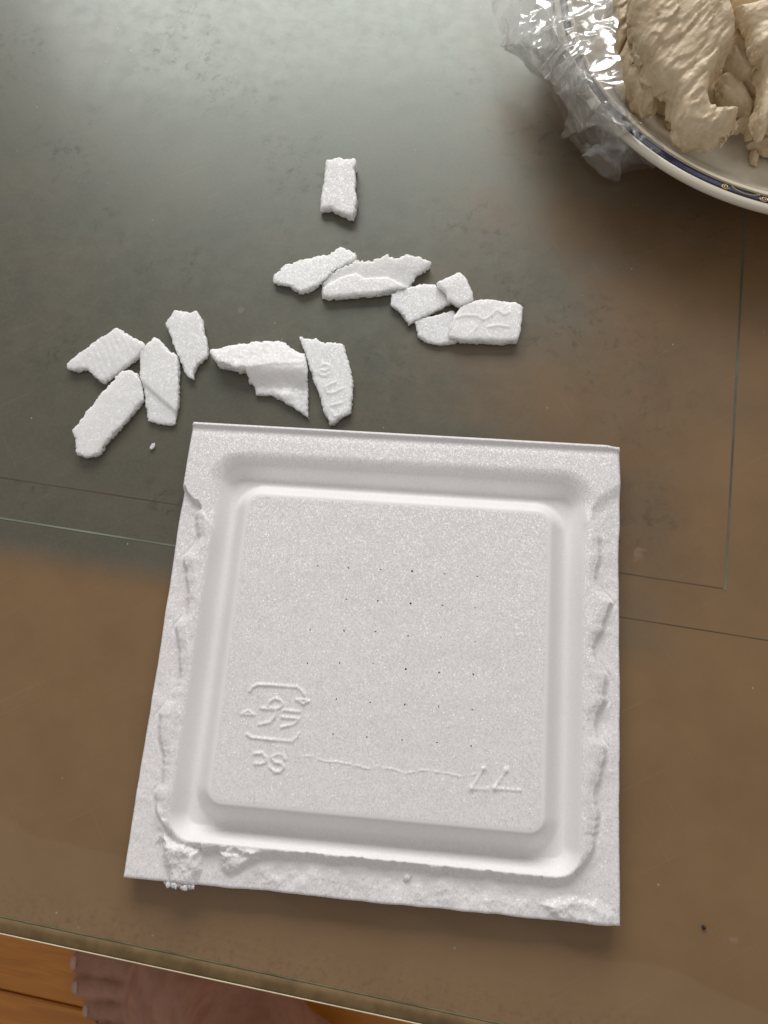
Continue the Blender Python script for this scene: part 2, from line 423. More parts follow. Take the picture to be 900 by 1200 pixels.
# ------------------------------------------------------------------ traced shapes (mm, tray centre = origin, table top = 0)
DATA = {
    'p8': [(-86.44, 65.11), (-83.91, 67.75), (-81.27, 69.91), (-78.05, 72.87), (-74.73, 75.34), (-73.24, 74.91), (-70.59, 73.26), (-67.04, 71.67), (-66.46, 69.69), (-68.28, 68.09), (-75.99, 60.62), (-78.63, 62.3), (-81.09, 64.15), (-84.0, 63.49), (-85.77, 64.14)],
    'p9': [(-80.76, 47.17), (-78.6, 51.35), (-76.52, 54.84), (-74.14, 59.35), (-71.6, 63.18), (-69.49, 64.39), (-67.47, 63.41), (-66.09, 60.78), (-64.93, 56.71), (-67.39, 52.48), (-69.86, 48.53), (-72.31, 44.61), (-73.35, 41.75), (-76.57, 40.85), (-78.98, 41.63), (-79.67, 45.11)],
    'p10': [(-67.76, 69.12), (-66.68, 70.94), (-64.79, 73.56), (-63.0, 72.64), (-60.28, 70.27), (-57.94, 68.64), (-57.09, 64.72), (-56.09, 56.98), (-56.0, 50.77), (-59.35, 50.58), (-63.09, 51.3), (-64.11, 54.59), (-65.3, 58.88), (-66.74, 63.21)],
    'p11': [(-62.39, 77.51), (-60.64, 81.2), (-56.86, 81.13), (-55.08, 81.74), (-53.34, 79.51), (-52.35, 75.98), (-50.91, 72.52), (-50.47, 69.54), (-52.87, 67.18), (-53.45, 64.92), (-53.15, 62.97), (-55.11, 63.85), (-57.02, 67.2), (-59.64, 72.06)],
    'p12a': [(-49.92, 70.15), (-46.03, 71.59), (-40.72, 72.61), (-32.72, 73.87), (-30.85, 73.28), (-29.79, 71.95), (-25.78, 70.2), (-25.22, 68.04), (-28.8, 67.36), (-33.25, 67.11), (-39.81, 65.78), (-42.01, 65.42), (-45.31, 66.46), (-47.4, 66.84)],
    'p12b': [(-40.69, 67.24), (-33.91, 69.33), (-25.59, 69.78), (-23.21, 54.26), (-25.59, 55.77), (-28.45, 57.51), (-30.89, 59.28), (-33.64, 59.84), (-36.79, 59.91), (-38.03, 62.5), (-38.99, 62.93)],
    'p13': [(-27.7, 75.64), (-24.61, 75.3), (-23.73, 75.59), (-22.27, 74.67), (-19.57, 74.81), (-16.6, 74.47), (-16.21, 72.75), (-14.77, 69.38), (-13.42, 64.59), (-13.11, 61.25), (-13.33, 58.85), (-13.32, 56.49), (-15.76, 54.47), (-16.94, 53.08), (-18.17, 53.15), (-19.4, 55.66), (-21.75, 61.24), (-24.1, 66.43), (-25.98, 71.24)],
    'p13m': [[(-21.86, 67.76), (-21.06, 68.63), (-19.69, 68.36), (-19.5, 67.4), (-20.41, 66.72), (-21.56, 67.04), (-21.93, 66.29), (-21.4, 65.5), (-20.06, 65.43), (-19.47, 66.19)], [(-19.98, 62.54), (-17.47, 63.98)], [(-19.36, 60.81), (-17.62, 61.1), (-15.76, 62.3)], [(-19.98, 62.54), (-19.27, 60.82)], [(-17.79, 56.26), (-17.0, 54.9), (-15.53, 55.46), (-15.86, 56.61)], [(-18.16, 57.65), (-15.61, 58.51)]],
    'p2': [(-36.94, 92.88), (-36.12, 94.31), (-33.89, 96.37), (-30.57, 97.65), (-26.29, 99.25), (-23.37, 99.66), (-20.15, 102.06), (-18.1, 101.3), (-15.79, 100.28), (-15.88, 98.59), (-18.22, 97.36), (-20.47, 95.31), (-23.57, 92.12), (-27.17, 89.2), (-29.05, 88.56), (-32.19, 90.33), (-36.23, 91.14)],
    'p3': [(-23.9, 91.23), (-22.7, 93.77), (-19.46, 95.58), (-15.75, 97.69), (-11.86, 97.87), (-7.64, 99.73), (-5.61, 98.71), (-2.31, 99.97), (0.65, 99.27), (3.61, 98.29), (2.28, 96.57), (-0.0, 94.82), (-1.25, 92.02), (-1.66, 91.18), (-2.58, 90.6), (-11.05, 88.56), (-21.54, 87.24), (-23.53, 87.69)],
    'p3f': [(-23.58, 89.51), (-21.83, 91.23), (-19.07, 92.73), (-15.32, 94.0), (-13.27, 92.72), (-7.54, 93.26), (-3.6, 91.81), (-1.61, 90.82), (-2.5, 89.97), (-10.95, 88.21), (-21.38, 86.9), (-23.36, 87.35)],
    'p4': [(-6.0, 88.71), (-4.61, 90.25), (-1.22, 91.14), (1.3, 92.24), (4.75, 92.16), (6.99, 90.8), (8.36, 89.4), (9.73, 87.77), (7.68, 86.47), (4.4, 84.38), (0.32, 81.78), (-0.91, 81.0), (-2.8, 83.54), (-4.21, 85.16), (-5.77, 85.81)],
    'p5': [(5.2, 91.63), (8.07, 93.47), (10.96, 95.07), (12.3, 93.91), (14.4, 90.13), (14.8, 87.99), (13.11, 86.47), (11.25, 85.91), (8.42, 87.44), (7.9, 89.1)],
    'p6': [(0.51, 82.03), (4.46, 83.42), (9.87, 85.37), (10.84, 83.27), (11.02, 79.95), (10.92, 78.06), (12.02, 77.18), (9.14, 76.19), (6.63, 75.96), (4.07, 76.53), (1.43, 78.04)],
    'p7': [(9.35, 79.3), (10.0, 82.64), (11.93, 85.83), (15.23, 87.43), (17.73, 88.03), (21.11, 87.72), (25.31, 87.68), (27.03, 86.33), (26.78, 81.13), (26.29, 77.28), (22.38, 76.94), (17.41, 76.91), (12.0, 76.72), (9.25, 77.42)],
    'p7m': [[(9.51, 79.39), (10.39, 82.25), (12.84, 83.31), (15.76, 83.22), (17.47, 82.13)], [(17.47, 82.13), (19.09, 83.15), (20.67, 85.12), (22.38, 83.79), (23.81, 84.56)], [(18.8, 80.33), (21.26, 80.92), (23.75, 80.58)], [(15.04, 76.89), (15.15, 78.75), (15.91, 80.18)]],
    'p1': [(-26.26, 127.59), (-24.71, 127.65), (-22.89, 128.43), (-21.61, 127.76), (-20.07, 127.81), (-18.56, 128.28), (-18.22, 126.45), (-18.58, 124.81), (-18.02, 122.41), (-17.89, 119.2), (-17.21, 116.44), (-17.1, 112.51), (-17.81, 111.11), (-18.82, 111.07), (-21.64, 112.32), (-23.97, 113.61), (-26.46, 113.11), (-26.69, 114.49), (-26.64, 118.07), (-26.48, 123.1)],
    'mark': [[(-27.85, -11.25), (-27.4, -10.35), (-26.36, -9.72), (-22.55, -9.6), (-17.84, -9.59), (-16.63, -10.36), (-16.21, -11.19)], [(-27.25, -20.05), (-26.4, -20.57), (-21.86, -20.65), (-17.67, -20.68), (-16.7, -19.6), (-16.44, -18.95)], [(-28.89, -16.06), (-27.77, -15.22), (-26.34, -15.96)], [(-28.34, -16.01), (-26.89, -15.96)], [(-17.75, -12.28), (-16.22, -12.05), (-15.19, -12.33)], [(-17.3, -12.35), (-16.13, -12.9), (-15.4, -12.41)], [(-24.96, -14.46), (-23.72, -14.57), (-21.72, -14.56)], [(-21.72, -14.56), (-21.87, -16.02), (-22.73, -17.15), (-24.98, -17.86)], [(-23.59, -13.82), (-23.36, -12.98), (-22.22, -12.25), (-20.94, -12.7), (-20.51, -13.46), (-21.1, -14.15), (-22.18, -14.39), (-23.2, -14.32), (-23.59, -13.82)], [(-20.26, -14.62), (-16.82, -14.59)], [(-20.44, -15.95), (-16.88, -16.04), (-17.44, -16.93), (-18.27, -17.38), (-20.2, -17.96)]],
    'code': [[(-25.32, -23.75), (-23.71, -23.47), (-22.73, -24.25), (-22.72, -25.18), (-23.65, -25.61), (-24.85, -25.67)], [(-18.67, -24.29), (-19.31, -23.56), (-20.43, -23.34), (-21.64, -24.16), (-20.88, -25.03), (-19.56, -25.12), (-18.72, -25.77), (-19.46, -26.81), (-20.54, -26.95), (-21.73, -26.12)]],
    'num': [[(22.08, -22.68), (19.83, -26.67), (23.06, -26.62)], [(26.67, -22.59), (24.38, -26.28), (29.54, -26.24)]],
    'crack': [(-16.12, -23.74), (-13.46, -23.25), (-10.56, -23.81), (-7.36, -23.81), (-4.14, -24.28), (-1.3, -24.5), (0.78, -24.13), (3.63, -24.62), (6.43, -24.65), (9.17, -23.95), (11.97, -24.18), (14.73, -24.01), (17.52, -24.37), (20.61, -23.98)],
    'holes': [(-16.37, 16.86), (-9.47, 16.9), (-2.35, 17.02), (-9.18, 9.89), (-2.33, 10.02), (-16.47, 2.66), (-9.07, 3.03), (-2.26, 3.36), (-16.25, -4.42), (-9.32, -3.89), (-2.24, -3.34), (4.64, 17.13), (11.74, 17.06), (18.79, 17.0), (4.79, 9.98), (11.79, 10.12), (18.76, 10.07), (11.85, 3.15), (19.12, 2.79), (4.75, 2.97), (11.87, -4.17), (19.1, -3.99), (4.81, -4.04), (-2.08, -11.45), (5.15, -11.31), (12.2, -11.17), (19.23, -11.3), (-2.18, -18.52), (12.29, -18.34), (19.29, -18.43), (5.08, -18.43), (-9.35, -11.33), (-9.32, -18.42)],
}

# ------------------------------------------------------------------ floor
FLOOR_Z = -350.0
ANG = math.radians(-5.08)
EDGE = (-75.3, -64.1)          # a point on the table's front edge
floor = link('floor', None, None)
floor.location = (0, 0, FLOOR_Z * MM)
tag(floor, 'varnished orange wooden floor boards below the table edge', 'floor', kind='structure')
V, Q = box(-620, 620, -39.2, 39.2, -12, 0)
# bevelled board
def board_mesh():
    b = 1.2; hw = 39.6; L = 640
    prof = [(-hw, -12), (-hw, -b), (-hw + b, 0), (hw - b, 0), (hw, -b), (hw, -12)]
    V = [(x, y, z) for x in (-L, L) for (y, z) in prof]
    n = len(prof)
    Q = [(i, (i + 1) % n, n + (i + 1) % n, n + i) for i in range(n)]
    return mesh_quads('plank', V, Q, False)
pm = board_mesh(); pm.materials.append(MAT['wood'])
ax_v = np.array([-math.sin(ANG), math.cos(ANG)])
base = np.array([-220.0, -191.5])
for k in range(-5, 6):
    o = bpy.data.objects.new('plank', pm); COL.objects.link(o); o.parent = floor
    c = base + ax_v * (k * 80.0 - 40.0)
    o.location = (c[0] * MM, c[1] * MM, 0); o.rotation_euler = (0, 0, ANG)

# ------------------------------------------------------------------ table
table = link('glass_table', None, None)
table.location = (EDGE[0] * MM, EDGE[1] * MM, 0)
table.rotation_euler = (0, 0, ANG)
tag(table, 'brown tinted glass table top with green seams, dark grey-green with dirt mottles towards the window', 'table')
# local frame: x along the front edge, y away from the viewer
V, Q = box(-420, 620, 3.6, 560, -8, 0)
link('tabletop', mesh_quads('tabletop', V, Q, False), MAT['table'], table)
def strip(name, prof, mat, x0=-420, x1=620):
    n = len(prof)
    V = [(x, y, z) for x in (x0, x1) for (y, z) in prof]
    Q = [(i, n + i, n + (i + 1) % n, (i + 1) % n) for i in range(n)]
    return link(name, mesh_quads(name, V, Q, True), mat, table)
strip('edge_groove', [(3.6, -8), (3.6, -0.03), (3.4, -0.03), (3.2, -0.03), (3.2, -8)], MAT['edge_groove'])
strip('edge_bevel', [(3.2, -8), (3.2, -0.06), (1.9, -0.06), (0.7, -0.22), (0.32, -0.35), (0.32, -8)], MAT['edge'])
strip('edge_line', [(0.32, -8), (0.32, -0.3), (0.12, -0.32), (0.0, -0.6), (0.0, -8)], MAT['edge_line'])
def seam(name, x0, x1, y0, y1, mat, h=0.07):
    V, Q = box(x0, x1, y0, y1, -0.5, h)
    return link(name, mesh_quads(name, V, Q, False), mat, table)
def to_local(p):
    d = np.asarray(p) - np.array(EDGE); ca, sa = math.cos(ANG), math.sin(ANG)
    return np.array([ca * d[0] + sa * d[1], -sa * d[0] + ca * d[1]])
b0, b1 = to_local((-95.5, 24.6)), to_local((82.8, 8.8))
a0, a1, a2 = to_local((-97.9, 35.3)), to_local((74.1, 19.5)), to_local((81.4, 120.3))
seam('green_seam', -420, to_local((5, 16))[0], b0[1] - 0.2, b0[1] + 0.2, MAT['seam_bright'])  # left half of one seam: its reflected brightness is put into the colour
seam('dark_seam', to_local((5, 16))[0], 620, b0[1] - 0.12, b0[1] + 0.12, MAT['seam_dark'], 0.03)  # right half of the same seam, coloured darker where the reflection fades
seam('dark_seam', -420, a1[0] - 0.45, a1[1] - 0.14, a1[1] + 0.14, MAT['seam_dark'], 0.03)
seam('side_seam', a1[0] - 0.25, a1[0] + 0.25, a1[1] - 0.25, 560, MAT['seam_green'], 0.05)

# ------------------------------------------------------------------ foam tray
def build_tray():
    n = 521
    L = np.linspace(-50, 50, n)
    U, Vv = np.meshgrid(L, L, indexing='ij')
    # wavy cut edges
    X = U + 0.16 * fbm(Vv / 9, U * 0, 3.1, 1) * sstep(46, 50, np.abs(U)) * sstep(45, 30, Vv)
    Y = Vv + 0.28 * fbm(U / 8, Vv * 0, 5.1, 2) * sstep(46, 50, -Vv)
    g1 = fbm(U / 2.2, Vv / 2.2, 0.5, 3); g2 = fbm(U / 6.5, Vv / 6.5, 0.5, 5); g3 = vnoise(U / 0.55, Vv / 0.55, 0.5, 9)
    # distance outside the centre panel (rounded square)
    cx, cy_, hx, hy, r = 0.2, -0.7, 34.6, 33.8, 3.6
    qx, qy = np.abs(U - cx) - (hx - r), np.abs(Vv - cy_) - (hy - r)
    d = np.hypot(np.maximum(qx, 0), np.maximum(qy, 0)) + np.minimum(np.maximum(qx, qy), 0) - r
    def rrect(ex, r_):
        px_, py_ = np.abs(U - cx) - (hx + ex - r_), np.abs(Vv - cy_) - (hy + ex - r_)
        return np.hypot(np.maximum(px_, 0), np.maximum(py_, 0)) + np.minimum(np.maximum(px_, py_), 0) - r_
    d2 = 7.5 + rrect(7.5, 5.5)
    d = np.where(d < 4.15, d, np.maximum(d2, 4.15))
    zp, zg, zr, zf = 7.2, 2.0, 6.0, 4.4
    # inner wall, groove, outer wall
    h_in = zp - (zp - zg) * (0.25 * sstep(-1.4, 3.9, d) + 0.75 * sstep(-0.5, 3.9, d))
    far = sstep(20, 34, Vv)
    h_out = zg + (zr - zg) * ((1 - far) * sstep(4.3, 7.6, d) + far * (0.45 * sstep(4.3, 7.4, d) + 0.55 * sstep(4.3, 10.5, d)))
    H = np.where(d < 4.15, h_in, h_out)
    H += 0.06 * g2 * sstep(0, -6, d)            # the panel is not dead flat
    # ---- torn rim: left, right and bottom
    # height of the torn side: steps down outside an irregular ridge
    def prongs(s, pos, amp, wid):
        q = 0
        for p_, a_, w_ in zip(pos, amp, wid):
            t = s - p_
            q = q + a_ * np.exp(-np.where(t > 0, (t / (w_ * 0.45)) ** 2, (t / w_) ** 2))
        return q
    wl = 2.6 + 0.55 * fbm(Vv / 3.2, 1.5, 0, 21) + prongs(Vv, (27, 16.5, 1.5, -17.5, -34), (1.6, 2.9, 2.2, 3.1, 1.4), (4, 7, 6, 7, 5))
    wr = 2.3 + 0.5 * fbm(Vv / 3.0, 9.5, 0, 23) + prongs(Vv, (27, 13.5, -3, -17.5, -29), (1.5, 3.4, 3.0, 2.8, 1.0), (7, 7, 7, 6, 6))
    wb = 0.55 + 0.4 * fbm(U / 2.3, 4.5, 0, 25) + 0.28 * vnoise(U / 0.8, Vv / 2, 0, 26) + prongs(-U, (37.5, 25.5), (1.0, 0.6), (5, 5))
    ax, ay = np.abs(U - cx) - hx, -(Vv - cy_) - hy
    side_l, side_r = (U < 0) & (ax > ay), (U > 0) & (ax > ay)
    w = np.where(side_l, wl, np.where(side_r, wr, wb))
    w = np.where((ax > 0) & (ay > 0), 0.6 + np.where(U < 0, wl, wr) * sstep(9, 0, ay) * 0.8, w)
    out = d - 7.3 - w                          # >0 : torn away
    # the far side keeps its full rim; its torn ends run diagonally
    keep_l = (Vv - 33.3) + 0.75 * (U + 49.5) * -1.0
    keep_l = Vv - (33.6 - 1.0 * np.clip(U + 49.4, 0, 8) + 0.9 * fbm(U / 1.5, 2.0, 0, 31))
    keep_r = Vv - (41.3 - 0.80 * np.clip(49.9 - U, 0, 9) + 0.4 * fbm(U / 2.4, 5.0, 0, 33))
    keep = np.where(U < 0, keep_l, keep_r)
    soft = np.where(U < 0, 1.0, 4.6)
    kept = sstep(-soft, 0.15, keep)
    torn = np.where(side_l | side_r, sstep(-0.8, 0.45, out), sstep(-0.5, 0.8, out)) * (1 - kept)
    # a hollow right behind the kept corner
    zfl = zf + 0.14 * g2 - 0.15 * sstep(0, 3, out) + 0.035 * g1 + np.where(U > 0, 0.7, 0.3) * sstep(16, 36, Vv)
    ridge = zr + 0.25 - 0.55 * sstep(-2.6, 0, out) + 0.07 * g1 + 0.17 * g2
    in_ridge = sstep(6.4, 8.6, d) * (1 - kept)
    H = H * (1 - in_ridge) + ridge * in_ridge
    H = H * (1 - torn) + zfl * torn
    H += torn * 0.03 * np.abs(g1)
    # long undercut lines beside the ridge
    gl = np.exp(-((out - 0.75) / 0.38) ** 2) * sstep(-0.1, 0.5, fbm(Vv / 7, U / 30, 0.2, 41)) * (1 - kept) * ((side_l | side_r))
    H -= 0.22 * gl
    # fuzzy lumps of the torn front corner
    def lump(P, hgt, fz=0.6):
        dd = poly_sdf(P, U + 0.5 * g1, Vv + 0.5 * fbm(U / 1.7, Vv / 1.7, 3.3, 8))
        return hgt * sstep(0.5, -1.6, dd) * (1 + 0.18 * g1)
    H += lump([(-42.5, -41), (-38.5, -42), (-34.5, -43), (-33.6, -46.5), (-34.8, -50.5), (-39.5, -50.8), (-42, -46.5)], 1.7)
    H += lump([(-31, -42.4), (-23, -42.2), (-21.4, -44), (-24.4, -46), (-27.6, -47.8), (-30, -46.2)], 1.4)
    H += lump([(-45, -36), (-42, -38), (-41, -42), (-44, -43)], 0.7)
    H += lump([(34, -47), (40, -45.5), (46, -45), (49, -48), (48, -50.6), (38, -50.6)], 0.7) 
    # frayed front strip
    fr = sstep(-43.5, -46, Vv) * sstep(-34, -20, U)
    H += fr * (0.09 * g1 + 0.04 * np.abs(g3) + 0.16 * g2)
    # far rim: rolled outer bead
    top = sstep(30, 40, Vv) * kept
    H += top * (0.55 * np.exp(-((Vv - 49.25) / 0.55) ** 2) - 0.12 * np.exp(-((Vv - 47.8) / 0.9) ** 2))
    H -= sstep(40, 50, Vv) * 0.25
    H -= 0.9 * sstep(0, 3.2, (U - 46.4) + (Vv - 50) * 0.32) * sstep(36, 42, Vv)
    # rounded-off cut edges
    e = np.minimum(np.minimum(50 - np.abs(U), Vv + 50), 50 - Vv)
    H -= 0.45 * (1 - np.sqrt(np.clip(1 - (1 - np.clip(e / 0.7, 0, 1)) ** 2, 0, 1)))
    # raised marks
    dm = {}
    for key, hh in (('mark', 0.28), ('code', 0.26), ('num', 0.18)):
        dd = np.full(U.shape, 1e9)
        for s_ in DATA[key]:
            dd = np.minimum(dd, line_dist(s_, U, Vv))
        dm[key] = dd
        H += hh * (0.85 + 0.25 * g1) * np.exp(-(dd / 0.35) ** 2)
    for (hx_, hy_) in (DATA['num'][0][0], DATA['num'][1][0], DATA['num'][0][1], DATA['num'][1][1]):
        H += 0.25 * np.exp(-((U - hx_) ** 2 + (Vv - hy_) ** 2) / 0.36)
    cr = [(x_ + 0.0, y_ + 0.25 * math.sin(i * 2.1)) for i, (x_, y_) in enumerate(DATA['crack'])]
    dc = line_dist(cr, U, Vv + 0.22 * g1)
    H += 0.13 * np.exp(-(dc / 0.19) ** 2) * sstep(-1.0, 0.1, vnoise(U / 1.3, Vv / 2, 0, 77)) 
    # bead grain
    H += 0.006 * g3
    P = np.stack([X, Y, H], -1).reshape(-1, 3)
    ids = np.arange(n * n).reshape(n, n)
    Q = np.stack([ids[:-1, :-1], ids[1:, :-1], ids[1:, 1:], ids[:-1, 1:]], -1).reshape(-1, 4)
    fc = lambda A: 0.25 * (A[:-1, :-1] + A[1:, :-1] + A[1:, 1:] + A[:-1, 1:]).reshape(-1)
    uf, vf, df = fc(U), fc(Vv), fc(d)
    # pricked vent holes
    hole = np.zeros(len(Q), bool)
    for (hx_, hy_) in DATA['holes']:
        hole |= np.hypot(uf - hx_, vf - hy_) < 0.165
    # normals of the whole sheet, so that the parts join without a seam
    dx, dy = np.gradient(P.reshape(n, n, 3), axis=0), np.gradient(P.reshape(n, n, 3), axis=1)
    N = np.cross(dx, dy).reshape(-1, 3); N /= np.linalg.norm(N, axis=1)[:, None]
    def part(name, mask, parent, mat):
        q = Q[mask & ~hole]
        us, inv = np.unique(q, return_inverse=True)
        me = mesh_quads(name, P[us], inv.reshape(-1, 4))
        me.normals_split_custom_set_from_vertices(N[us].tolist())
        return link(name, me, mat, parent)
    root = link('foam_tray', None, None)
    tag(root, 'square white foam tray lying upside down with its rim torn off on three sides', 'foam tray')
    mk, cd, nm = (fc(dm[k]) < 1.0 for k in ('mark', 'code', 'num'))
    panel = (df < -1.0)
    torn_f = (fc(torn) > 0.5) | ((df > 7.2) & (fc(kept) < 0.5))
    pn = part('centre_panel', panel & ~mk & ~cd & ~nm, root, MAT['foam'])
    tag(pn, 'flat grainy centre panel pricked with rows of tiny holes')
    tag(part('recycling_mark', panel & mk, pn, MAT['foam']), 'raised plastic recycling mark')
    tag(part('material_code', panel & cd, pn, MAT['foam']), 'raised letters PS')
    tag(part('mould_number', panel & nm, pn, MAT['foam']), 'raised upside-down 77')
    part('groove', (~panel) & (df < 7.2), root, MAT['foam_groove'])
    tag(part('torn_rim', (df >= 7.2) & torn_f, root, MAT['foam']), 'ragged rim with its upper layer torn away')
    tag(part('whole_rim', (df >= 7.2) & ~torn_f, root, MAT['foam']), 'unbroken rim on the far side')
    # underside shell and cut sides
    k = 104
    Lb = np.linspace(0, n - 1, k).astype(int)
    Hb = H[np.ix_(Lb, Lb)] - 1.9
    Hb = np.maximum(Hb, 0.0)
    Xb, Yb = X[np.ix_(Lb, Lb)] * 0.9985, Y[np.ix_(Lb, Lb)] * 0.9985
    Pb = np.stack([Xb, Yb, Hb], -1).reshape(-1, 3)
    ib = np.arange(k * k).reshape(k, k)
    Qb = np.stack([ib[:-1, :-1], ib[:-1, 1:], ib[1:, 1:], ib[1:, :-1]], -1).reshape(-1, 4)
    loop = np.concatenate([ids[:-1, 0], ids[-1, :-1], ids[::-1, -1][:-1], ids[0, ::-1][:-1]])
    T = P[loop].copy(); Bt = T.copy(); Bt[:, 2] -= 1.9; Bt[:, :2] *= 0.999
    nl = len(loop); o0 = len(Pb)
    i = np.arange(nl); j = (i + 1) % nl
    Qs = np.stack([o0 + i, o0 + nl + i, o0 + nl + j, o0 + j], 1)
    link('underside', mesh_quads('underside', np.concatenate([Pb, T, Bt]), np.concatenate([Qb, Qs])), MAT['foam'], root)
    return root, (H, L)
tray, (TRAY_H, TRAY_L) = build_tray()
def tray_z(x, y):
    return float(TRAY_H[int(np.argmin(abs(TRAY_L - x))), int(np.argmin(abs(TRAY_L - y)))])

# ------------------------------------------------------------------ torn foam pieces
def solid(P, zb, zt, h=0.23, edge=0.17, fuzz=0.40, rnd=0.28, top=0.045, seed=0, extra=None, fibre=None, pad=2.0):
    """solid over polygon P (mm) between the height functions zb and zt, with torn noisy edges"""
    if not isinstance(P, list) or isinstance(P[0][0], (int, float)): P = [P]
    A = np.concatenate([np.asarray(p, float) for p in P])
    x = np.arange(A[:, 0].min() - pad, A[:, 0].max() + pad + h, h)
    y = np.arange(A[:, 1].min() - pad, A[:, 1].max() + pad + h, h)
    X2, Y2 = np.meshgrid(x, y, indexing='ij')
    d2 = None
    for p in P:
        q = poly_sdf(p, X2, Y2)
        d2 = q if d2 is None else np.minimum(d2, q)
    B, T = zb(X2, Y2) + 0 * X2, zt(X2, Y2, d2) + 0 * X2
    if extra is not None: T = T + extra(X2, Y2)
    T = T + top * fbm(X2 / 3.0, Y2 / 3.0, 0.3, seed + 50) + top * 0.7 * vnoise(X2 / 0.6, Y2 / 0.6, 0.3, seed + 60)
    z = np.arange(min(B.min(), 0) - 2 * h, T.max() + 1.5 + h, h)
    X, Y, Z = np.meshgrid(x, y, z, indexing='ij')
    n1 = fbm(X / 1.9, Y / 1.9, Z / 1.9, seed + 3); n2 = vnoise(X / 0.5, Y / 0.5, Z / 0.5, seed + 9)
    d = d2[..., None] + edge * n1 + fuzz * np.maximum(n2, -0.3)
    dz = np.maximum(Z - T[..., None], B[..., None] - Z)
    a, b = np.maximum(d + rnd, 0), np.maximum(dz + rnd, 0)
    F = np.hypot(a, b) + np.minimum(np.maximum(d, dz), -rnd) * (np.maximum(d, dz) < -rnd) - rnd * (np.maximum(d, dz) >= -rnd)
    if fibre is not None: F = F + fibre(X, Y, Z)
    return surface_nets(F, (x[0], y[0], z[0]), h)

PIECES = []
def piece(P, label, zt, zb=None, **kw):
    zt_ = zt if zb is not None else (lambda X, Y, d: 0.72 * zt(X, Y, d))
    V, Q = solid(P, zb or (lambda X, Y: 0.0), zt_, seed=11 + 5 * len(PIECES), **kw)
    if zb is None: V[:, 2] -= V[:, 2].min()
    o = based('foam_piece', V, Q, MAT['foam_torn'])
    tag(o, label, 'foam piece', 'torn foam pieces on the table')
    PIECES.append(o)
    return o

def plane(z0, gx=0.0, gy=0.0, c=(0, 0)):
    return lambda X, Y, d: z0 + gx * (X - c[0]) + gy * (Y - c[1])
def cen(P): return np.asarray(P).mean(0)
def emboss(strokes, h=0.35, w=0.4):
    def f(X, Y):
        dd = np.full(X.shape, 1e9)
        for s_ in strokes: dd = np.minimum(dd, line_dist(s_, X, Y))
        return h * np.exp(-(dd / w) ** 2)
    return f
D = DATA
piece(D['p1'], 'upright torn foam block standing alone nearest the window', plane(4.6, 0.10, 0.10, cen(D['p1'])), edge=0.25, fuzz=0.25, rnd=0.5)
piece(D['p2'], 'leaf-shaped white foam scrap tucked against the long foam strip', plane(2.7, 0.05, -0.06, cen(D['p2'])), fuzz=0.5)
c3 = cen(D['p3'])
def z3(X, Y, d):
    df = poly_sdf(D['p3f'], X, Y)
    f_ = sstep(0.35, -0.35, df)
    return (1 - f_) * (2.7 + 0.28 * (Y - c3[1] + 0.5)) + f_ * (3.7 + 0.05 * (Y - c3[1])) + 0.35 * np.exp(-(df / 0.3) ** 2) * (Y > c3[1] - 2.5)
piece(D['p3'], 'long white foam strip with a ragged far edge and straight near edge', z3, fuzz=0.55, rnd=0.45)
piece(D['p4'], 'rounded foam scrap between the long strip and the flat rectangle', plane(2.6, 0.02, 0.05, cen(D['p4'])), fuzz=0.5)
piece(D['p5'], 'small square foam chip leaning on the rounded scrap', plane(3.5, -0.05, 0.05, cen(D['p5'])), zb=lambda X, Y: 1.1 + 0 * X, edge=0.2, fuzz=0.2, rnd=0.4)
piece(D['p6'], 'thin foam flake half under the foam rectangle with raised ridges', plane(2.0, 0.02, 0.04, cen(D['p6'])), fuzz=0.3)
piece(D['p7'], 'foam rectangle with raised ridges and a clean near edge, farthest right', plane(4.0, 0.0, 0.05, cen(D['p7'])), extra=emboss(D['p7m'], 0.36, 0.22), edge=0.2, fuzz=0.22, rnd=0.4)
piece(D['p8'], 'ragged ribbed foam strip farthest left with a straight near edge', lambda X, Y, d: 3.2 + 0.10 * (Y - cen(D['p8'])[1]) + 0.045 * np.sin((X * 0.86 + Y * 0.5) * 4.1 + 2 * vnoise(X / 4, Y / 4, 0, 5)) * sstep(0, -2, d), fuzz=0.5)
piece(D['p9'], 'slanting foam strip lowest on the left, near the table seam', plane(3.3, -0.10, 0.06, cen(D['p9'])), fuzz=0.45)
c10 = cen(D['p10'])
piece(D['p10'], 'foam piece with a pointed top between the slanting strip and the tall sliver', lambda X, Y, d: 3.1 + 0.05 * (Y - c10[1]) - 0.8 * sstep(-0.4, 0.6, (c10[1] - 4.3 - Y) - 0.75 * (X - c10[0])), fuzz=0.35, rnd=0.5)
piece(D['p11'], 'narrow foam sliver tapering to a point, just left of the bent piece', plane(2.8, -0.08, 0.04, cen(D['p11'])), fuzz=0.4)
ca = cen(D['p12a'])
def z12(X, Y, d):
    da = poly_sdf(D['p12a'], X, Y)
    up = 5.2 - 0.20 * (Y - ca[1])
    yf = Y - (ca[1] - 3.3)
    low = 2.0 + 3.4 * sstep(-4.6, 0.6, yf)
    low = low + 0.9 * np.exp(-(((X - ca[0] - 7.0) / 2.2) ** 2 + ((yf + 6.2) / 1.6) ** 2))
    return np.where(da < 0.25, up, low)
piece([D['p12a'], D['p12b']], 'bent foam piece with a bright flap above a ragged lower half', z12, rnd=0.35, fuzz=0.4, edge=0.3, top=0.14)
piece(D['p13'], 'wedge of foam with moulded raised characters, just above the tray', plane(2.7, 0.03, 0.03, cen(D['p13'])), extra=emboss(D['p13m'], 0.36, 0.24), fuzz=0.4, edge=0.25, rnd=0.5)

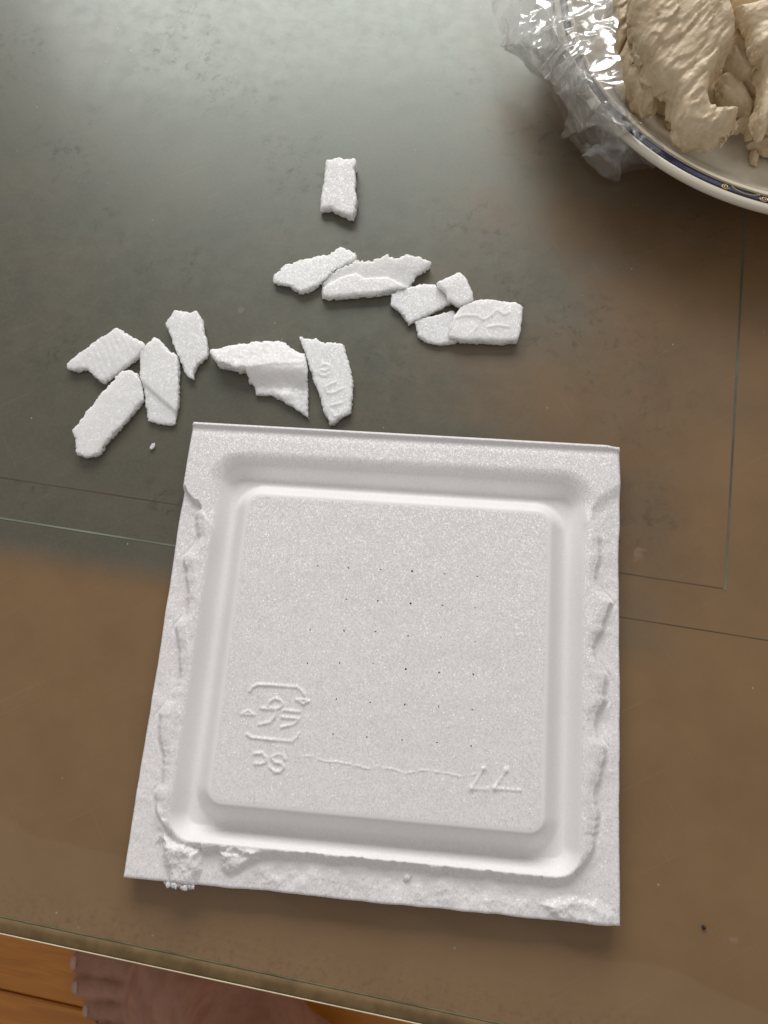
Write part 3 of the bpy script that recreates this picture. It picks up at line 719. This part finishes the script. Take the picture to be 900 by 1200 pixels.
def crumb(name, label, cat, c, r, mat, seed, el=1.0, ang=0.0):
    h = r / 8
    g = np.arange(-2.2 * r * max(1, el), 2.2 * r * max(1, el) + h, h)
    X, Y, Z = np.meshgrid(g, g, np.arange(-1.6 * r, 1.6 * r + h, h), indexing='ij')
    xr, yr = X * math.cos(ang) + Y * math.sin(ang), -X * math.sin(ang) + Y * math.cos(ang)
    F = np.sqrt((xr / el) ** 2 + yr ** 2 + (Z * 1.3) ** 2) - r * (1 + 0.45 * vnoise(X / r * 1.2, Y / r * 1.2, Z / r * 1.2, seed))
    V, Q = surface_nets(F, (g[0], g[0], -1.6 * r), h)
    V[:, 2] -= V[:, 2].min()
    o = based(name, V + np.array([c[0], c[1], c[2]]), Q, mat)
    return tag(o, label, cat)
crumb('foam_crumb', 'tiny white foam crumb lying alone left of the tray corner', 'crumb', (-60.95, 45.01, 0.0), 0.45, MAT['foam_torn'], 1, 1.9, 1.2)
c_ = (8.01, -44.63, 5.0)
crumb('foam_crumb', 'tiny white crumb stuck on the torn front rim of the tray', 'crumb', (c_[0], c_[1], tray_z(c_[0], c_[1]) - 0.2), 0.5, MAT['foam_torn'], 2, 1.6, 0.6)
crumb('dark_crumb', 'tiny dark crumb on the brown table right of the tray', 'crumb', (67.3, -49.18, 0.0), 0.35, MAT['speck'], 3, 1.3, 1.0)
for i, (bx_, by_) in enumerate(((-41.2, -50.2), (-40.3, -50.5), (-39.5, -50.3), (-38.8, -50.45), (-38.0, -50.2), (-37.2, -50.6), (-36.5, -50.5), (-35.8, -50.3), (-35.3, -50.4))):
    zz = tray_z(max(bx_, -50), -49.3)
    b_ = crumb('loose_bead', None, None, (bx_, by_, zz - 1.2 + 0.3 * math.sin(i * 2.3)), 0.45 + 0.2 * abs(math.sin(i * 1.7)), MAT['foam_torn'], 5 + i)
    b_.parent = tray

# ------------------------------------------------------------------ plate
PC = np.array([97.7, 170.2])
plate = link('dinner_plate', None, None)
plate.location = (PC[0] * MM, PC[1] * MM, 0)
tag(plate, 'white porcelain plate with cobalt blue and gold rim holding cooked chicken', 'plate')
def lathe(name, prof, mat, parent, n=220, closed=False, a0=0, a1=2 * math.pi):
    full = abs(a1 - a0 - 2 * math.pi) < 1e-6
    m_ = n if full else n + 1
    A = a0 + (a1 - a0) * np.arange(m_) / n
    prof = np.asarray(prof, float); k = len(prof)
    V = np.stack([np.outer(np.cos(A), prof[:, 0]), np.outer(np.sin(A), prof[:, 0]), np.tile(prof[:, 1], (m_, 1))], -1).reshape(-1, 3)
    Q = []
    for i in range(n):
        j = (i + 1) % m_
        for q in range(k if closed else k - 1):
            r_ = (q + 1) % k
            Q.append((i * k + q, j * k + q, j * k + r_, i * k + r_))
    return link(name, mesh_quads(name, V, Q), mat, parent)
prof = [(0.01, 7.4), (30, 7.4), (42, 7.8), (50, 9.3), (56, 12.2), (60.0, 15.2), (61.6, 16.9), (62.4, 17.5), (63.2, 17.55), (64, 17.5), (66.0, 17.9),
        (66.9, 17.85), (67.5, 17.4), (67.6, 16.7), (67.2, 16.0), (64.0, 15.2), (60, 13.0), (54, 6.5), (46, 3.6), (40, 2.4), (39, 0.0), (36.5, 0.0), (35.5, 2.2), (0.01, 2.6)]
def smooth_prof(p, it=2):
    p = np.asarray(p, float)
    for _ in range(it):
        q = np.empty((2 * len(p) - 2, 2)); q[0::2] = 0.75 * p[:-1] + 0.25 * p[1:]; q[1::2] = 0.25 * p[:-1] + 0.75 * p[1:]
        p = np.vstack([p[:1], q, p[-1:]])
    return p
body = lathe('plate_body', smooth_prof(prof), MAT['porcelain'], plate)
lathe('blue_band', [(63.65, 17.50), (63.7, 17.66), (64.4, 17.70), (65.2, 17.87), (65.65, 17.95), (65.7, 17.8)], MAT['blue'], plate)
lathe('gold_line', [(63.15, 17.56), (63.17, 17.66), (63.4, 17.67), (63.42, 17.56)], MAT['gold'], plate)
# scrolls on the band
def scroll(a_mid):
    pts = []
    for s_ in (-1, 1):
        for t in np.linspace(0, 1, 40):
            th = t * 3.6 * math.pi
            rr = 0.85 * (1 - t) + 0.12
            pts.append((s_ * (4.6 - rr * math.cos(th)), 0.0 + rr * math.sin(th) * 0.85))
        pts.append(None)
        for t in np.linspace(0, 1, 20):
            pts.append((s_ * (3.4 - 3.4 * t), -0.9 + 1.8 * t * (2 - t) * 0.55))
        pts.append(None)
    segs, cur = [], []
    for p_ in pts:
        if p_ is None: segs.append(cur); cur = []
        else: cur.append(p_)
    V, Q = [], []
    for sg in segs:
        sg = np.array(sg); t = np.gradient(sg, axis=0); t /= np.linalg.norm(t, axis=1)[:, None] + 1e-9
        nrm = np.stack([-t[:, 1], t[:, 0]], 1)
        b0_ = len(V)
        for p_, q_ in zip(sg, nrm):
            for s2, zz in ((-0.13, 0.02), (-0.07, 0.16), (0.07, 0.16), (0.13, 0.02)):
                e_ = p_ + q_ * s2
                rad = 64.75 + e_[1]; an = a_mid + e_[0] / 64.75
                zs = np.interp(rad, [63.5, 64.4, 65.4, 66.05, 67], [17.66, 17.70, 17.90, 18.02, 17.95])
                V.append((rad * math.cos(an), rad * math.sin(an), zs + zz - 0.02))
        for i in range(len(sg) - 1):
            for q in range(3):
                Q.append((b0_ + i * 4 + q, b0_ + i * 4 + q + 1, b0_ + i * 4 + 5 + q, b0_ + i * 4 + 4 + q))
    return np.array(V), np.array(Q)
for k in range(7):
    a_ = -1.9216 + k * 2 * math.pi / 7
    V, Q = scroll(a_)
    link('gold_scroll', mesh_quads('gold_scroll', V, Q), MAT['gold'], plate)

# ------------------------------------------------------------------ chicken on the plate
def chicken(label, P, zc, thick, tilt=(0, 0), fdir=52, seed=0, bulge=3.5, h=0.36, floor_z=None, amp=1.0, name='chicken_piece', curl=None):
    c = cen(P)
    fd = math.radians(fdir)
    def zt(X, Y, d):
        q = np.clip(-d / bulge, 0, 1)
        z_ = zc + tilt[0] * (X - c[0]) + tilt[1] * (Y - c[1]) + thick * (np.sqrt(np.clip(1 - (1 - q) ** 2, 0, 1)) - 1)
        if curl is not None: z_ = z_ + curl(X, Y)
        return z_
    def zb(X, Y):
        z_ = zc + tilt[0] * (X - c[0]) + tilt[1] * (Y - c[1]) - thick * 1.7
        if curl is not None: z_ = z_ + curl(X, Y)
        r_ = np.hypot(X - PC[0], Y - PC[1])
        fl = np.interp(r_, [0, 42, 50, 56, 60, 62, 67], [7.5, 7.9, 9.4, 12.3, 15.3, 17.5, 18.2])
        return np.maximum(z_, fl)
    def fib(X, Y, Z):
        s_ = X * math.cos(fd) + Y * math.sin(fd); t_ = -X * math.sin(fd) + Y * math.cos(fd)
        a = fbm(s_ / 11, t_ / 1.5, Z / 2.2, seed + 4)
        b = fbm(s_ / 16, t_ / 4.0, Z / 5.0, seed + 7, 2)
        e = vnoise(s_ / 4.0, t_ / 0.8, Z / 1.2, seed + 8)
        # ledges where the meat has split along the grain
        led = np.abs(((t_ + 2.2 * fbm(s_ / 13, t_ / 9, Z / 6, seed + 2, 2)) / 3.4) % 1.0 - 0.5)
        fl_ = 1 - 2.4 * np.abs(vnoise(s_ / 9, t_ / 2.9, Z / 4, seed + 15) + 0.3 * vnoise(s_ / 3, t_ / 1.3, Z / 2, seed + 16))
        q_ = t_ / 4.6 + 1.1 * fbm(s_ / 10, t_ / 7, Z / 6, seed + 18, 2)
        saw = (q_ - np.floor(q_) - 0.5) * sstep(-0.35, 0.25, vnoise(s_ / 12, t_ / 9, Z / 9, seed + 19))
        return amp * (0.70 * saw - 0.50 * np.maximum(fl_, -0.2) * sstep(-0.2, 0.4, vnoise(s_ / 10, t_ / 8, Z / 8, seed + 17)) + 0.42 * np.abs(a) + 0.42 * b + 0.13 * e + 0.30 * sstep(0.14, 0.02, led) * sstep(-0.2, 0.5, b) - 0.25)
    V, Q = solid(P, zb, zt, h=h, edge=0.5, fuzz=0.25, rnd=0.9, top=0.14, seed=seed, fibre=fib, pad=3.5)
    o = based(name, V, Q, MAT['chicken'])
    tag(o, label, 'chicken', 'torn chicken pieces on the plate')
    return o
chicken('shaded layer of chicken buried under the slab and the shreds', [(53.22, 184.4), (97.23, 185.0), (94.07, 137.35), (84.21, 135.67), (78.9, 138.96), (73.48, 140.89), (70.18, 141.49), (61.34, 144.77), (56.92, 150.38), (53.0, 157.59)], 14.5, 3.0, seed=361, bulge=2.5, h=0.55)
chicken('big smooth slab of torn chicken in front, hooked at its lower end', [(46.71, 161.27), (60.11, 161.81), (66.93, 159.04), (69.74, 151.4), (71.61, 146.31), (70.55, 143.31), (68.29, 139.32), (66.5, 135.82), (66.17, 131.77), (66.94, 129.47), (69.54, 128.58), (71.54, 129.05), (73.37, 128.12), (72.5, 126.11), (70.87, 124.11), (68.98, 122.0), (65.38, 122.39), (63.37, 121.9), (59.65, 123.72), (58.74, 125.77), (59.08, 128.31), (58.09, 131.39), (57.44, 133.44), (54.74, 135.01), (52.56, 136.59), (49.5, 143.3), (47.45, 150.52)], 27, 4.5, tilt=(0.05, 0.3), seed=101, bulge=2.6)
chicken('narrow chicken strip beside the cling film at the upper left of the pile', [(42.85, 170.31), (54.33, 169.31), (52.56, 160.03), (51.4, 155.43), (49.11, 152.08), (47.12, 148.13), (46.08, 144.7), (44.68, 154.16)], 22, 3.5, tilt=(0.1, 0.2), seed=121, fdir=55, bulge=2.6)
chicken('ragged chicken lump hanging low at the left of the pile', [(45.94, 145.11), (48.97, 153.2), (52.17, 152.98), (54.72, 145.1), (56.54, 140.61), (55.72, 136.28), (55.32, 133.84), (52.77, 132.34), (50.74, 135.46), (49.76, 138.81), (48.19, 138.35), (46.98, 140.9)], 21, 3.2, tilt=(0.1, 0.25), seed=141, bulge=2.4, fdir=70)
chicken('broad chicken piece at the upper right edge of the pile', [(70.99, 152.87), (73.86, 154.45), (79.07, 155.46), (89.44, 156.86), (89.15, 143.48), (78.92, 141.77), (76.35, 140.81), (74.85, 146.82), (73.32, 150.76)], 29, 3.2, tilt=(0.0, 0.1), seed=161, bulge=2.5, fdir=30)
chicken('shaded chicken shred tucked behind the hooked slab', [(71.17, 146.89), (73.59, 152.46), (75.5, 157.48), (77.73, 152.15), (78.9, 147.51), (80.19, 141.75), (80.16, 139.38), (78.59, 140.72), (75.48, 141.77), (72.79, 145.07)], 22, 3.0, tilt=(0.1, 0.2), seed=181, bulge=2.4, fdir=-65)
chicken('long chicken shred lying beside the tip of the hook', [(70.94, 143.49), (74.19, 146.66), (77.45, 141.8), (79.45, 136.95), (79.07, 133.17), (76.92, 134.45), (74.23, 135.59), (71.52, 137.97)], 18, 2.6, tilt=(0.0, 0.12), seed=201, bulge=2.0, fdir=-55)
chicken('thick chicken piece running down the right edge of the photo', [(77.29, 143.06), (79.84, 144.5), (89.16, 144.4), (89.63, 125.77), (84.56, 124.0), (80.64, 126.34), (79.93, 124.14), (78.82, 123.57), (77.51, 127.63), (77.68, 130.37), (78.53, 136.45)], 24, 3.5, tilt=(0.0, 0.2), seed=221, bulge=2.6, fdir=80)
chicken('small chicken scraps below the long shred', [(74.05, 132.13), (76.23, 134.06), (79.23, 136.02), (80.86, 135.44), (81.1, 132.33), (80.0, 130.31), (79.03, 130.72), (78.12, 132.56), (75.4, 131.42)], 14.5, 2.0, tilt=(0.0, 0.1), seed=241, bulge=1.4, fdir=20, h=0.35)
chicken('flat pale chicken flake lying on the plate by itself', [(79.27, 129.73), (82.63, 131.2), (86.5, 132.15), (94.63, 131.74), (92.61, 125.6), (86.16, 126.05), (83.78, 127.17), (81.93, 128.26)], 11.5, 1.4, seed=261, bulge=1.3, h=0.35, amp=0.6, fdir=15)
chicken('chicken splinter pointing at the plate rim below the flat flake', [(80.88, 128.73), (82.05, 128.09), (82.95, 126.43), (82.06, 123.85), (81.13, 123.82), (80.26, 124.86)], 10.8, 1.2, seed=281, bulge=1.0, h=0.3, amp=0.5, fdir=80)
chicken('chicken chunk at the back of the pile, cut by the top of the photo', [(67.69, 173.36), (92.09, 173.66), (90.97, 157.23), (80.43, 157.03), (74.51, 154.83), (71.32, 154.76), (69.35, 158.94)], 27, 4.0, seed=301, bulge=3, fdir=40)
chicken('dark chicken bit in the hollow between the low lump and the slab', [(57.01, 148.63), (60.97, 148.74), (62.53, 142.37), (62.45, 138.5), (59.65, 138.07), (57.19, 141.51)], 13.5, 2.0, seed=321, bulge=1.5, h=0.35)
chicken('tiny chicken crumb beside the hooked slab on the plate', [(59.59, 135.11), (61.3, 136.42), (62.4, 135.41), (62.08, 133.31), (60.4, 133.26)], 11.0, 1.0, seed=341, bulge=0.8, h=0.25, amp=0.3)
BROWN_AT = (64.51, 127.44, 19.0)


# ------------------------------------------------------------------ crumpled cling film over the plate's left rim
def film():
    I = np.array([(44.09, 174.61, 27.0), (44.08, 155.67, 27.0), (44.7, 141.31, 26.0), (45.99, 131.89, 23.0), (46.89, 127.34, 20.0), (50.75, 121.88, 18.0), (55.55, 118.03, 17.0)]); Mi = np.array([(28.93, 183.62, 20.0), (31.51, 163.69, 20.0), (34.53, 147.5, 20.0), (38.16, 136.89, 19.0), (41.89, 130.58, 15.0), (49.26, 126.35, 10.0), (57.37, 123.07, 10.0)]); O = np.array([(9.68, 197.81, 9.0), (14.9, 176.35, 9.0), (18.32, 162.27, 8.0), (31.24, 152.02, 5.0), (37.85, 137.0, 2.0), (46.46, 126.16, 1.5), (58.73, 128.0, 3.0)])
    def res(P, t):
        P = np.asarray(P, float); s_ = np.linspace(0, 1, len(P))
        return np.stack([np.interp(t, s_, P[:, k]) for k in range(3)], -1)
    Vs, Qs, off, mi = [], [], 0, []
    for lay, (t0, t1, s0, s1, amp, seed) in enumerate(((0.0, 1.0, 0.0, 1.0, 1.0, 3), (0.01, 0.72, 0.0, 0.84, 1.0, 29), (0.45, 0.93, 0.25, 1.0, 0.9, 61), (0.0, 0.66, 0.0, 0.78, 0.9, 83))):
        ns, nt = 300, 190
        s_ = np.linspace(s0, s1, ns); t_ = np.linspace(t0, t1, nt)
        a, b, c = res(I, s_), res(Mi, s_), res(O, s_)
        T = t_[None, :, None]
        # uneven outer border
        S2 = s_[:, None] + 0 * t_[None]
        Pq = (1 - T) ** 2 * a[:, None] + 2 * T * (1 - T) * (2 * b - 0.5 * a - 0.5 * c)[:, None] + T ** 2 * c[:, None]
        X, Y, Z = Pq[..., 0], Pq[..., 1], Pq[..., 2]
        wx = X + 2.5 * fbm(X / 9, Y / 9, Z / 9, seed + 40, 2); wy = Y + 2.5 * fbm(X / 9, Y / 9, Z / 9, seed + 44, 2)
        def rid(sc, sd):
            q = vnoise(wx / sc, wy / sc, Z / sc, sd) + 0.35 * vnoise(wx / sc * 1.7, wy / sc * 1.7, Z / sc, sd + 5)
            return 1 - 2.2 * np.abs(q)
        disp = amp * (1 - 0.75 * (t_[None, :] ** 4)) * (1 - 0.6 * S2 ** 6) * ((1 - 0.6 * S2 ** 2) * 1.6 * rid(15, seed) + 0.85 * rid(7.2, seed + 2) + 0.55 * rid(4.0, seed + 4) + 0.07 * rid(2.0, seed + 6))
        du, dv = np.gradient(Pq, axis=0), np.gradient(Pq, axis=1)
        N = np.cross(du, dv); N /= np.linalg.norm(N, axis=-1)[..., None] + 1e-9
        N = np.where(N[..., 2:3] < 0, -N, N)
        side = np.stack([vnoise(wx / 5, wy / 5, Z / 5, seed + 11), vnoise(wx / 5, wy / 5, Z / 5, seed + 12), 0 * X], -1)
        Pq = Pq + N * (disp + 0.9 * lay)[..., None] + 0.8 * side
        r_ = np.hypot(Pq[..., 0] - PC[0], Pq[..., 1] - PC[1])
        rmin = np.interp(Pq[..., 2], [0, 2.4, 3.6, 6.5, 11.6, 14.6, 16.2], [41.5, 42, 48, 56, 63, 68, 69.3])
        push = (Z < 13) & (r_ < rmin)
        k_ = np.where(push, rmin / r_, 1.0)
        Pq[..., 0] = PC[0] + (Pq[..., 0] - PC[0]) * k_; Pq[..., 1] = PC[1] + (Pq[..., 1] - PC[1]) * k_
        r_ = r_ * k_
        fl = np.where((r_ > 69.0) | (Z < 13), 0.35, np.interp(r_, [0, 42, 50, 56, 60, 62, 68.5, 69.5], [8.5, 8.9, 10.4, 13.3, 16.3, 18.3, 18.6, 18.0]))
        low = fl + 0.25 * (lay + 1) + 0.4 * np.abs(vnoise(wx / 3, wy / 3, 0.4, seed + 9)) + np.where(Z < 13, (1 - t_[None, :] ** 6) * (1.3 * np.maximum(rid(7, seed + 13), 0) + 0.5 * np.maximum(rid(3.2, seed + 14), 0)), 0)
        Pq[..., 2] = np.where(Pq[..., 2] < low, low, Pq[..., 2])
        ids = off + np.arange(ns * nt).reshape(ns, nt)
        Q = np.stack([ids[:-1, :-1], ids[1:, :-1], ids[1:, 1:], ids[:-1, 1:]], -1).reshape(-1, 4)
        Vs.append(Pq.reshape(-1, 3)); Qs.append(Q); off += ns * nt; mi.append(np.full(len(Q), lay in (1, 3), np.int32))
    o = based('cling_film', np.concatenate(Vs), np.concatenate(Qs), MAT['film'])
    o.data.materials.append(MAT['film_dense'])
    o.data.polygons.foreach_set('material_index', np.concatenate(mi))
    tag(o, 'crumpled clear cling film pulled over the left rim of the plate', 'cling film')
film()

# ------------------------------------------------------------------ the bare foot on the floor
def foot():
    F0 = FLOOR_Z
    caps = [((-135.8, -175.2, -333.0), (-81.6, -176.1, -302.0), 17, 27, 8), ((-159.3, -165.7, -336.0), (-189.5, -166.2, -341.0), 6.205, 7.3, 0.8), ((-156.3, -176.7, -336.0), (-186.5, -178.8, -341.0), 5.865, 6.9, 0.8), ((-151.9, -187.0, -336.0), (-177.9, -190.2, -341.0), 5.5249999999999995, 6.5, 0.8), ((-147.1, -196.7, -336.0), (-168.7, -200.4, -341.0), 5.27, 6.2, 0.8), ((-142.1, -204.9, -336.0), (-158.6, -210.0, -341.0), 5.1, 6.0, 0.8), ((-133.5, -194.9, -336.0), (-135.8, -175.2, -333.0), 15, 16, 10), ((-135.8, -163.2, -333.0), (-133.5, -194.9, -336.0), 15, 14, 10), ((-73.6, -180.1, -288.0), (-38.6, -205.1, -326.0), 29, 24, 12), ((-73.6, -180.1, -288.0), (-58.6, -255.1, -73.0), 29, 46, 14)]
    A = np.array([c[0] for c in caps] + [c[1] for c in caps]); rm = max(max(c[2], c[3]) for c in caps) + 4
    lo, hi = A.min(0) - rm, A.max(0) + rm
    lo[2] = max(lo[2], F0 - 4)
    h = 1.6
    x, y, z = (np.arange(lo[k], hi[k] + h, h) for k in range(3))
    X, Y, Z = np.meshgrid(x, y, z, indexing='ij')
    F = None
    for p0, p1, r0, r1, k_ in caps:
        p0, p1 = np.array(p0, float), np.array(p1, float)
        e = p1 - p0; w = [X - p0[0], Y - p0[1], Z - p0[2]]
        t = np.clip((w[0] * e[0] + w[1] * e[1] + w[2] * e[2]) / (e @ e + 1e-9), 0, 1)
        dd = np.sqrt((w[0] - e[0] * t) ** 2 + (w[1] - e[1] * t) ** 2 + (w[2] - e[2] * t) ** 2) - (r0 + (r1 - r0) * t)
        if F is None: F = dd
        else:
            q = np.clip(0.5 + 0.5 * (F - dd) / k_, 0, 1)
            F = F * (1 - q) + dd * q - k_ * q * (1 - q)
    F = np.maximum(F, (F0 + 0.2) - Z)
    F = F + 0.25 * fbm(X / 9, Y / 9, Z / 9, 4)
    V, Q = surface_nets(F, (x[0], y[0], z[0]), h)
    o = based('person', V, Q, MAT['skin'])
    tag(o, 'bare foot and lower leg of a person on the wooden floor below the table', 'person')
    return o
foot_ob = foot()

def toenails(parent):
    for (tip, base_, r_) in [((-189.5, -166.2, -341.0), (-159.3, -165.7, -336.0), 7.3), ((-186.5, -178.8, -341.0), (-156.3, -176.7, -336.0), 6.9), ((-177.9, -190.2, -341.0), (-151.9, -187.0, -336.0), 6.5), ((-168.7, -200.4, -341.0), (-147.1, -196.7, -336.0), 6.2), ((-158.6, -210.0, -341.0), (-142.1, -204.9, -336.0), 6.0)]:
        tip, base_ = np.array(tip), np.array(base_)
        a = tip - base_; a /= np.linalg.norm(a)
        side = np.cross((0, 0, 1), a); side /= np.linalg.norm(side)
        up = np.cross(a, side)
        nu, nv = 9, 9
        V = []
        for i in range(nu):
            for j in range(nv):
                u, v = -1 + 2 * i / (nu - 1), -1 + 2 * j / (nv - 1)
                k = math.sqrt(max(0.0, 1 - 0.35 * u ** 4 - 0.35 * v ** 4))
                p = tip + a * (r_ * 0.38 + u * r_ * 0.52 * k) + side * (v * r_ * 0.62 * k)
                q = (v * 0.62) ** 2 + max(0.0, 0.38 + u * 0.52) ** 2
                V.append(p + up * (r_ * math.sqrt(max(0.05, 1 - q)) + 0.35))
        ids = np.arange(nu * nv).reshape(nu, nv)
        Q = np.stack([ids[:-1, :-1], ids[1:, :-1], ids[1:, 1:], ids[:-1, 1:]], -1).reshape(-1, 4)
        V = np.array(V) - np.array(parent.location) / MM
        link('toenail', mesh_quads('toenail', V, Q), MAT['nail'], parent)
toenails(foot_ob)
